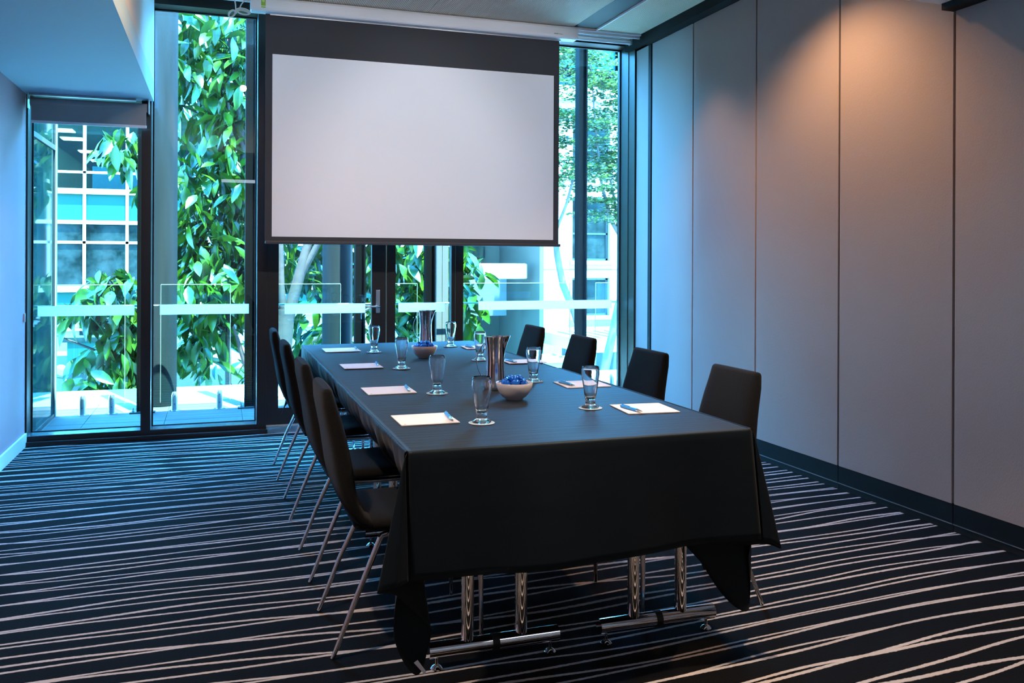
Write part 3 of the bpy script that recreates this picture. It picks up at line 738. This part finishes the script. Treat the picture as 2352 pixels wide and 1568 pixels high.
# balustrade panels on spigots
def panel(x0, x1, spg, lab):
    t = thing('glass_balustrade', lab, 'balustrade', ((x0 + x1) / 2, 8.06, 0), 0, 'frameless glass balustrade panels')
    cx = (x0 + x1) / 2; z0, z1 = .075, 1.088; g = MB(); a, b = x0 - cx, x1 - cx; e = .0075
    g.add([(a, -.006, z0), (b, -.006, z0), (b, -.006, z1), (a, -.006, z1)], [(0, 1, 2, 3)]); g.add([(a, .006, z0), (b, .006, z0), (b, .006, z1), (a, .006, z1)], [(3, 2, 1, 0)])
    gg = g.build('glass_sheet', M_bglass, t)
    ed = MB(); ed.box((a, -.0058, z1 - .001), (b, .0058, z1 + .004)); ed.box((a - .003, -.0058, z0), (a + .0005, .0058, z1)); ed.box((b - .0005, -.0058, z0), (b + .003, .0058, z1))
    ed.build('polished_edge', M_bedge, t)
    for s in spg:
        sp = MB().lathe([(.026, 0), (.026, .115), (.0255, .135), (.017, .158), (.012, .160)], 20, (s - cx, 0, .004)).build('spigot', M_steel, t, smooth=True)
        MB().lathe([(.048, 0), (.048, .004)], 24, (s - cx, 0, 0)).build('base_ring', M_steel, sp)
        for zz_ in (.06, .13): MB().lathe([(.004, 0), (.004, .002)], 8).build('screw', M_gasket, sp, loc=(s - cx, -.026, zz_), rot=(radians(90), 0, 0))
panel(-1.273, -.745, (-1.068, -.844), 'glass balustrade panel at the far left of the balcony')
panel(-.460, .106, (-.347, .02), 'glass balustrade panel seen through the second window pane')
panel(.47, 1.067, (.60, .93), 'glass balustrade panel behind the left door leaf')
panel(1.40, 1.781, (1.50, 1.68), 'narrow glass balustrade panel behind the right door leaf')
panel(2.15, 3.336, (2.4, 3.1), 'widest glass balustrade panel, outside the right window')
panel(3.617, 4.6, (3.8, 4.4), 'glass balustrade panel at the right end of the balcony')
hr = thing('handrail', 'thin pale handrail running along the whole balcony behind the frosted bands', 'handrail', (1.5, 8.12, .9))
MB().tube([(-3.1, 0, .010), (3.4, 0, -.012)], .0085, 10).build('rail', M_bedge, hr, smooth=True)
for x in (-2.1, -1.226, -.26, .40, 1.948): MB().tube([(x, -.045, .005), (x, 0, .002)], .006, 8).build('rail_bracket', M_steel, hr)

# ------------------------------------------------------------ trees
def leaf_mesh(L_=.235, W_=.095, droop=.05, fold=.012):
    v = []; f = []
    st = [(0, .02), (.18, .6), (.42, 1), (.68, .82), (.88, .4), (1, .02)]
    for u, w_ in st:
        y = u * L_; z = -droop * u * u
        v += [(-W_ / 2 * w_, y, z + fold * w_), (0, y, z), (W_ / 2 * w_, y, z + fold * w_)]
    for i in range(len(st) - 1):
        a = i * 3; f += [(a, a + 1, a + 4, a + 3), (a + 1, a + 2, a + 5, a + 4)]
    return v, f
LV, LF = leaf_mesh(); LFl = [tuple(q) for q in LF]
def joined_leaves(mats_, v, f, name, m, parent):
    V = []; F = []
    for mt in mats_:
        b = len(V)
        for p in v: V.append(tuple(mt @ Vector(p)))
        F += [tuple(b + i for i in q) for q in f]
    mb = MB(); mb.v = V; mb.f = F; mb.mi = [0] * len(F)
    return mb.build(name, m, parent, kind='stuff')
def vis_cols(p):
    """is a point seen through the open window strips of the room"""
    x, y, z = p
    t_ = 7.0 / y; X = x * t_; Z = 1.31 + (z - 1.31) * t_
    if not (.07 < Z < 3.17): return False
    if -1.25 < X < -.53: return Z < 2.25
    if -.35 < X < .22: return True
    return (.45 < X < 1.16 or 1.37 < X < 1.82 or 1.94 < X < 3.4) and Z < 1.45
def tree(name, label, base, trunks, clusters, seed, nobj=280, group='trees beyond the balcony'):
    t = thing(name, label, 'tree', base, 0, group); rnd = random.Random(seed)
    for i, (pts, rads) in enumerate(trunks):
        MB().tube([L(base, p) for p in pts], rads, 10).build('trunk' if i == 0 else 'branch', M_bark, t, smooth=True)
    T = []
    for (c_, r_, num) in clusters:
        num = int(num * 2.0)
        for _ in range(num):
            while True:
                q = Vector([rnd.uniform(-1, 1) for _ in range(3)])
                if q.length < 1: break
            p = Vector(c_) + Vector((q.x * r_[0], q.y * r_[1], q.z * r_[2]))
            az = rnd.uniform(0, 2 * pi); dr = rnd.gauss(-.75, .45); roll = rnd.gauss(0, .5); s = rnd.uniform(.75, 1.35)
            if num < 60: s *= .95
            mt = Matrix.Translation(p) @ Matrix.Rotation(az, 4, 'Z') @ Matrix.Rotation(dr, 4, 'X') @ Matrix.Rotation(roll, 4, 'Y') @ Matrix.Scale(s, 4)
            T.append((mt, p))
    seen = [a for a in T if vis_cols(a[1])]; seen.sort(key=lambda a: a[1].y); pick = set(id(a) for a in seen[:nobj])
    mb = MB(); mb.v = [tuple(x) for x in LV]; mb.f = LFl; mb.mi = [0] * len(LFl); lm = mb.mesh('leaf', M_leaf, True)
    off = Matrix.Translation(-Vector(base))
    for a in T:
        if id(a) in pick:
            o = bpy.data.objects.new('leaf', lm); COL.objects.link(o); o.parent = t; o.matrix_local = off @ a[0]
    joined_leaves([off @ a[0] for a in T if id(a) not in pick], LV, LFl, 'foliage', M_leaf, t)
    return t
# main broad-leaved tree, forked trunk behind the left door
tree('broadleaf_tree', 'broad-leaved tree with pale forked trunk, outside the left glass door', (.66, 10.5, -5.5),
     [([(.66, 10.5, -5.5), (.66, 10.5, -1.5), (.70, 10.5, 0), (.76, 10.5, .72)], [.17, .13, .11, .10]),
      ([(.74, 10.5, .6), (.70, 10.5, 1.0), (.68, 10.5, 1.8), (.60, 10.6, 4.4)], [.05, .042, .038, .02]),
      ([(.78, 10.5, .62), (.92, 10.5, 1.15), (1.02, 10.5, 1.55), (1.5, 10.8, 4.2)], [.075, .062, .05, .02]),
      ([(.92, 10.5, 1.1), (1.12, 10.45, 1.50), (1.7, 10.4, 2.6), (2.6, 10.3, 3.6)], [.04, .035, .03, .015]),
      ([(.75, 10.5, -.1), (1.05, 10.4, .35), (1.7, 10.2, .75)], [.03, .025, .015])],
     [((1.3, 11.4, 2.8), (1.9, .9, 2.0), 950), ((1.3, 11.2, .9), (1.0, .5, .75), 110), ((2.15, 10.7, 1.1), (.55, .6, 1.0), 190), ((2.55, 10.4, .9), (.40, .5, .75), 130),
      ((2.75, 10.2, 1.25), (.38, .35, .28), 45), ((2.8, 10.2, .75), (.3, .35, .35), 45), ((.9, 11.5, -.2), (1.2, .5, .7), 120), ((1.15, 9.9, .45), (.25, .3, .5), 12), ((3.2, 11.6, 3.0), (1.0, .6, 1.5), 150)], 11)
tree('slender_tree', 'slender broad-leaved tree filling the second window pane, with drooping glossy leaves', (.12, 10.6, -5.5),
     [([(.12, 10.6, -5.5), (.12, 10.6, 0), (.11, 10.6, .9), (.28, 10.6, 2.6), (.05, 10.7, 4.4)], [.05, .035, .03, .028, .015]),
      ([(.32, 10.6, .05), (.22, 10.6, .38), (.0, 10.6, .95), (-.22, 10.55, 1.7), (-.48, 10.5, 2.35)], [.03, .024, .02, .018, .01]),
      ([(.10, 10.6, .50), (-.10, 10.5, .58), (-.30, 10.4, .68)], [.018, .014, .01]),
      ([(.10, 10.6, .36), (-.15, 10.5, .42), (-.30, 10.4, .50)], [.015, .012, .008]),
      ([(.30, 10.5, 1.9), (.16, 10.5, 2.5), (.10, 10.5, 3.1)], [.03, .026, .02])],
     [((-.05, 10.7, 3.7), (.60, .6, .95), 330), ((.15, 10.6, 2.4), (.34, .5, .7), 120), ((-.30, 10.5, 2.5), (.22, .4, .35), 14), ((.0, 10.5, 1.35), (.50, .5, .50), 170), ((-.35, 10.4, 1.9), (.25, .4, .5), 48),
      ((-.2, 10.4, .55), (.30, .35, .55), 75), ((.15, 10.8, .9), (.35, .4, .5), 70), ((-.1, 9.9, 1.05), (.40, .3, .28), 45)], 23)
tree('leafy_shrub', 'low bushy broad-leaved branches filling the lower part of the left window', (-.75, 10.4, -5.5),
     [([(-.75, 10.4, -5.5), (-.75, 10.4, -.6), (-.85, 10.4, .2), (-1.1, 10.3, .9)], [.05, .04, .03, .015]),
      ([(-.82, 10.4, .1), (-1.3, 10.3, .35), (-1.6, 10.2, .5)], [.02, .015, .01])],
     [((-1.05, 10.3, .95), (.36, .4, .30), 75), ((-.95, 10.3, .40), (.30, .4, .35), 85), ((-1.15, 10.25, .05), (.36, .4, .35), 60), ((-.80, 10.4, .1), (.2, .4, .6), 70), ((-1.40, 10.2, .75), (.30, .3, .12), 16), ((-1.0, 10.4, 2.55), (.28, .35, .22), 36), ((-.75, 10.4, 2.2), (.12, .3, .4), 16)], 31)

# fine-leaved pale-trunked tree on the right
wt = thing('white_trunk_tree', 'tall tree with white mottled twin trunks and feathery leaves outside the right window', 'tree', (7.75, 17, -6), 0, 'trees beyond the balcony')
wb = (7.75, 17, -6)
def wtube(pts, rads, nm): MB().tube([L(wb, p) for p in pts], rads, 10).build(nm, M_wbark, wt, smooth=True)
wtube([(7.80, 17, -6), (7.66, 17, -1.9), (7.58, 17, -1.1), (7.38, 17, -.45), (7.15, 17, .2), (6.88, 17, .8), (6.76, 17, 1.35), (6.70, 17, 1.75), (6.55, 17, 2.6), (6.4, 17, 4)], [.16, .13, .11, .09, .08, .075, .07, .06, .04, .02], 'trunk')
wtube([(7.66, 17, -1.9), (7.85, 17, -1.0), (8.02, 17, -.3), (8.16, 17, .35), (8.40, 17, .95), (8.75, 17, 1.6)], [.11, .10, .09, .08, .06, .05], 'trunk')
wtube([(8.40, 16.9, .85), (8.30, 16.9, 1.45), (8.12, 16.9, 1.9), (7.95, 16.9, 2.15), (7.72, 16.9, 2.9), (7.6, 17, 4.2), (7.5, 17, 5.5)], [.07, .065, .05, .045, .03, .02, .01], 'branch')
wtube([(8.12, 16.9, 1.9), (8.02, 16.9, 2.6), (7.9, 17, 3.3)], [.04, .03, .015], 'branch')
wtube([(6.70, 17, 1.9), (6.95, 17, 2.5), (7.15, 17, 3.2), (7.2, 17, 4.4)], [.035, .03, .02, .01], 'branch')
wtube([(8.12, 16.9, 2.0), (8.45, 16.9, 2.5), (8.9, 17, 3.1)], [.025, .02, .01], 'branch')
rnd = random.Random(5); FT = []
fv = [(-.5, 0, 0), (0, -.5, .08), (.5, 0, 0), (0, .5, .08)]; ff = [(0, 1, 2, 3)]
for _ in range(150):
    cx, cz = rnd.uniform(6.1, 8.9), rnd.uniform(2.2, 5.9); cy = rnd.uniform(16.3, 17.8)
    if cz < 2.9 and not (7.4 < cx < 8.6): continue
    if cz > 5.2 and cx > 8.1: continue
    rx = rnd.uniform(.35, .7)
    for _ in range(120):
        a = rnd.uniform(0, 2 * pi); r = sqrt(rnd.random()) * rx
        p = Vector((cx + r * cos(a), cy + r * sin(a) * .8, cz + rnd.gauss(0, .035) - r * r * .25))
        FT.append(Matrix.Translation(p - Vector(wb)) @ Matrix.Rotation(rnd.uniform(0, 6.28), 4, 'Z') @ Matrix.Rotation(rnd.gauss(0, .7), 4, 'X') @ Matrix.Diagonal((.10 * rnd.uniform(.7, 1.3), .055, .05, 1)))
for _ in range(700):    # the drooping tuft
    a = rnd.uniform(0, 1); p = Vector((7.7 + a * .75 + rnd.gauss(0, .10), 16.7 + rnd.gauss(0, .15), 2.55 - a * a * .8 + rnd.gauss(0, .12)))
    FT.append(Matrix.Translation(p - Vector(wb)) @ Matrix.Rotation(rnd.uniform(0, 6.28), 4, 'Z') @ Matrix.Rotation(rnd.gauss(0, .6), 4, 'X') @ Matrix.Diagonal((.10, .05, .05, 1)))
joined_leaves(FT, fv, ff, 'foliage', M_fine, wt)
# ------------------------------------------------------------ left office building across the street
ob = thing('office_building', 'glass office building with white grid frames, seen through the left panes', 'building', (-4, 28, -6))
LO = (-4, 28, -6)
def lb(nm, a, b, m, par=ob, **k): return B(L(LO, a), L(LO, b)).build(nm, m, par, **k)
XL, XR = -11.6, 7.6
xs = [-2.53 - 1.14 * i for i in range(8, -1, -1)] + [-2.53 + 1.14 * i for i in range(1, 9)]
for x in xs: lb('mullion', (x - .042, 27.90, -.3), (x + .042, 28.0, 9.9), M_far)
def storey(z0):     # z0 = top of the spandrel
    lb('slab_band', (XL, 27.86, z0 - .10), (XR, 28.0, z0 + .06), M_far)
    lb('slab_band', (XL, 27.88, z0 - .97), (XR, 28.0, z0 - .86), M_far)
    lb('transom', (XL, 27.90, z0 - 1.54), (XR, 28.0, z0 - 1.46), M_far)
    for i in range(len(xs) - 1):
        a, b = xs[i] + .043, xs[i + 1] - .043
        lb('spandrel', (a, 27.95, z0 - .86), (b, 27.99, z0 - .10), M_farteal)
        if z0 > 3 and z0 < 4: pass
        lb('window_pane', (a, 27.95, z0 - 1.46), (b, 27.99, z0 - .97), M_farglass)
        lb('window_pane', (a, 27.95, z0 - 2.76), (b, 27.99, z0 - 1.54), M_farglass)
storey(3.28)
storey(9.2)
lb('slab_band', (XL, 27.86, .34), (XR, 28.0, .50), M_far)
lb('spandrel', (XL, 27.95, -.06), (XR, 27.99, .34), M_farteal)
# upper lit storey with see-through panes
lb('transom', (XL, 27.90, 3.78), (XR, 28.0, 3.85), M_far)
for i in range(len(xs) - 1):
    a, b = xs[i] + .043, xs[i + 1] - .043
    lb('window_pane', (a, 27.95, 3.34), (b, 27.96, 3.78), M_thin)
    lb('window_pane', (a, 27.95, 3.85), (b, 27.96, 6.3), M_thin)
lb('office_floor', (XL, 28.05, 3.1), (XR, 44, 3.3), mat('office_floor', (.01, .02, .02), .8))
lb('office_ceiling', (XL, 28.05, 5.25), (XR, 44, 5.35), mat('office_ceiling', (.10, .065, .02), .8))
lb('office_wall', (XL, 44, 3.3), (XR, 44.2, 5.3), mat('office_wall', (.12, .075, .02), .8))
lb('office_partition', (-5.45, 30, 3.3), (-5.35, 44, 5.25), mat('office_wall2', (.12, .08, .02), .8))
lb('office_desk', (-3.6, 29, 3.3), (-1.6, 29.6, 4.1), mat('office_desk', (.002, .012, .014), .5))
M_lamp = mat('office_lamp', (1, 1, 1), .5, emit=(1, .95, .85), es=9)
for x, y in ((-4.53, 29.7), (-4.53, 31.7), (-4.5, 35.3), (-4.5, 38.4), (-2.6, 31.7), (-2.6, 35.3), (.4, 30), (.4, 33), (2.5, 31)):
    lb('ceiling_lamp', (x - .32, y - .35, 5.22), (x + .32, y + .35, 5.245), M_lamp)
# rendered base with cornices
lb('base_wall', (XL, 28.02, -7), (XR, 28.3, -.06), M_ledge)
for z in (-.10, -.34, -.72): lb('cornice', (XL, 27.85, z - .06), (XR, 28.02, z), M_far)
bb = lb('balcony_box', (-4.0, 27.2, -1.75), (-1.5, 28.0, -1.05), M_farteal)
lb('balcony_glass', (-4.2, 27.15, -1.05), (-1.4, 27.2, -.92), M_farglass, bb)
lb('recess_window', (-3.8, 27.99, -.92), (-1.5, 28.01, -.45), M_farglass)
lb('dark_doorway', (-4.6, 27.98, -2.9), (-3.85, 28.01, -1.5), mat('dark_teal', (.002, .006, .006), .4))
lb('plinth', (XL, 27.7, -7), (XR, 28.0, -2.0), M_asph)
# satellite dish
sd = thing('satellite_dish', 'pale oval satellite dish low on the left building facade', 'dish', (-3.04, 20, -1.0))
MB().lathe([(.0005, .03), (.06, .022), (.13, 0), (.131, -.004), (.06, .016), (.0005, .024)], 28).build('dish', M_ledge, sd, smooth=True, rot=(radians(115), radians(35), 0))
MB().tube([(0, 0, 0), (.05, .2, -.1), (.05, .2, -5)], .012, 8).build('mast', M_steel, sd)

# ------------------------------------------------------------ right cream building
rbd = thing('apartment_building', 'cream rendered building with dark-framed windows, seen through the right window', 'building', (13, 28, -6))
LR = (13, 28, -6)
def rbx(nm, a, b, m, par=rbd, **k): return B(L(LR, a), L(LR, b)).build(nm, m, par, **k)
XC = 10.62
wz = [(3.50, 1.32), (.71, -.61), (6.3, 4.4)]
wx = [(11.68, 13.10), (14.6, 16.0)]
# front wall built around its window openings
zs = [-7] + sorted([z for a in wz for z in a]) + [7.3]
for i in range(len(zs) - 1):
    z0, z1 = zs[i], zs[i + 1]; opening = any(abs(a[1] - z0) < 1e-6 for a in wz)
    segs = [(XC, 11.68), (13.10, 14.6), (16.0, 19)] if opening else [(XC, 19)]
    for a, b in segs: rbx('front_wall', (a, 28, z0), (b, 28.4, z1), M_cream)
for zt, zb in wz:
    for a, b in wx:
        f = MB()
        for bx in ((a, zb, b, zb + .07), (a, zt - .07, b, zt), (a, zb, a + .06, zt), (b - .08, zb, b, zt), (a + .50, zb, a + .60, zt), (a, (zb + zt) / 2 - .18, b, (zb + zt) / 2 - .12)):
            f.box(L(LR, (bx[0], 28.16, bx[1])), L(LR, (bx[2], 28.24, bx[3])))
        fr = f.build('window', mat('dark_teal_frame', (.001, .004, .005), .4) if 'dark_teal_frame' not in bpy.data.materials else bpy.data.materials['dark_teal_frame'], rbd)
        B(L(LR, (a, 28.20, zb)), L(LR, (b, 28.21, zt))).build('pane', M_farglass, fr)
        rbx('sill', (a - .1, 27.93, zb - .14), (b + .1, 28.1, zb), M_cream)
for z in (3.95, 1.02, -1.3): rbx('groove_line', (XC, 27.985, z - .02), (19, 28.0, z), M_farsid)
# shaded side wall, balcony box and recess
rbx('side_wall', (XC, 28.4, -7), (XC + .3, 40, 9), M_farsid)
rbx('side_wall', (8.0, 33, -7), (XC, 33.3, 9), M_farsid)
rbx('side_balcony', (8.4, 28.9, .66), (10.35, 29.4, 1.20), M_far, bevel=.05)
rbx('recess', (8.6, 30.5, -.72), (10.1, 30.6, .70), M_greyp)
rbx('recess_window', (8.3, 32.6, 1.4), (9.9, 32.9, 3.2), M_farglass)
# parapet and glazed set-back floors above
rbx('parapet', (XC - .2, 27.8, 6.85), (19, 28.4, 7.35), M_far)
rbx('upper_glass', (7.5, 29.5, 7.3), (19, 29.6, 10.2), mat('cyan_glass', (.006, .04, .04), .5, spec=.1))
for x in (9.6, 10.9, 12.6, 14.0, 15.8): rbx('upper_mullion', (x, 29.3, 7.3), (x + .28, 29.5, 10.2), M_postm)
rbx('upper_rail', (XC, 29.2, 8.05), (19, 29.5, 8.3), M_postm)
# pergola canopy
pg = thing('pergola', 'white slatted pergola roof low outside the right window, left of the white trunks', 'pergola', (13.5, 25, -6))
LP = (13.5, 25, -6)
def pb(nm, a, b, m=M_far): return B(L(LP, a), L(LP, b)).build(nm, m, pg)
pb('fascia_board', (10.15, 24.0, -1.45), (16.5, 24.12, -1.02)); pb('fascia_board', (10.15, 27.4, -1.30), (16.5, 27.5, -1.02))
pb('end_beam', (10.15, 24.12, -1.40), (10.27, 27.4, -1.02)); pb('end_beam', (16.4, 24.12, -1.40), (16.5, 27.4, -1.02))
for i in range(14): pb('slat', (10.45 + i * .43, 24.13, -1.16), (10.65 + i * .43, 27.39, -1.06))
pb('post', (10.2, 24.05, -7), (10.32, 24.15, -1.45)); pb('post', (16.3, 24.05, -7), (16.42, 24.15, -1.45))
pw = pb('screen_wall', (10.9, 26.8, -6.9), (17, 27.0, -1.6), mat('sage_wall', (.032, .028, .016), .9, var=.1, vscale=1))
# small kiosk roof with lettering
kk = thing('shop_kiosk', 'pale kiosk with grey capital lettering beyond the right side of the table', 'kiosk', (10.0, 24.5, -6))
LK = (10.0, 24.5, -6)
B(L(LK, (7.2, 24.4, -5.9)), L(LK, (10.35, 26.0, -1.75))).build('body', M_ledge, kk)
for i in range(6): B(L(LK, (7.1, 24.3 + i * .3, -1.75)), L(LK, (10.4, 24.5 + i * .3, -1.70 + .03 * (i % 2)))).build('roof_slat', M_far, kk)
tx = bpy.data.curves.new('lettering', 'FONT'); tx.body = 'RISTS'; tx.size = .26; tx.extrude = .01; tx.space_character = 1.15
to = bpy.data.objects.new('lettering', tx); COL.objects.link(to); to.parent = kk; to.location = L(LK, (9.2, 24.37, -2.15)); to.rotation_euler = (radians(90), 0, 0)
bpy.context.view_layer.update()
dg = bpy.context.evaluated_depsgraph_get(); me = bpy.data.meshes.new_from_object(to.evaluated_get(dg))
lo = bpy.data.objects.new('lettering', me); COL.objects.link(lo); lo.parent = kk; lo.location = to.location; lo.rotation_euler = to.rotation_euler
bpy.data.objects.remove(to); me.materials.clear(); me.materials.append(mat('letter_teal', (.004, .012, .014), .6)); lo.name = 'lettering'
struct('floor_street', B((-60, 9.0, -7.2), (60, 90, -7.0)), M_asph)
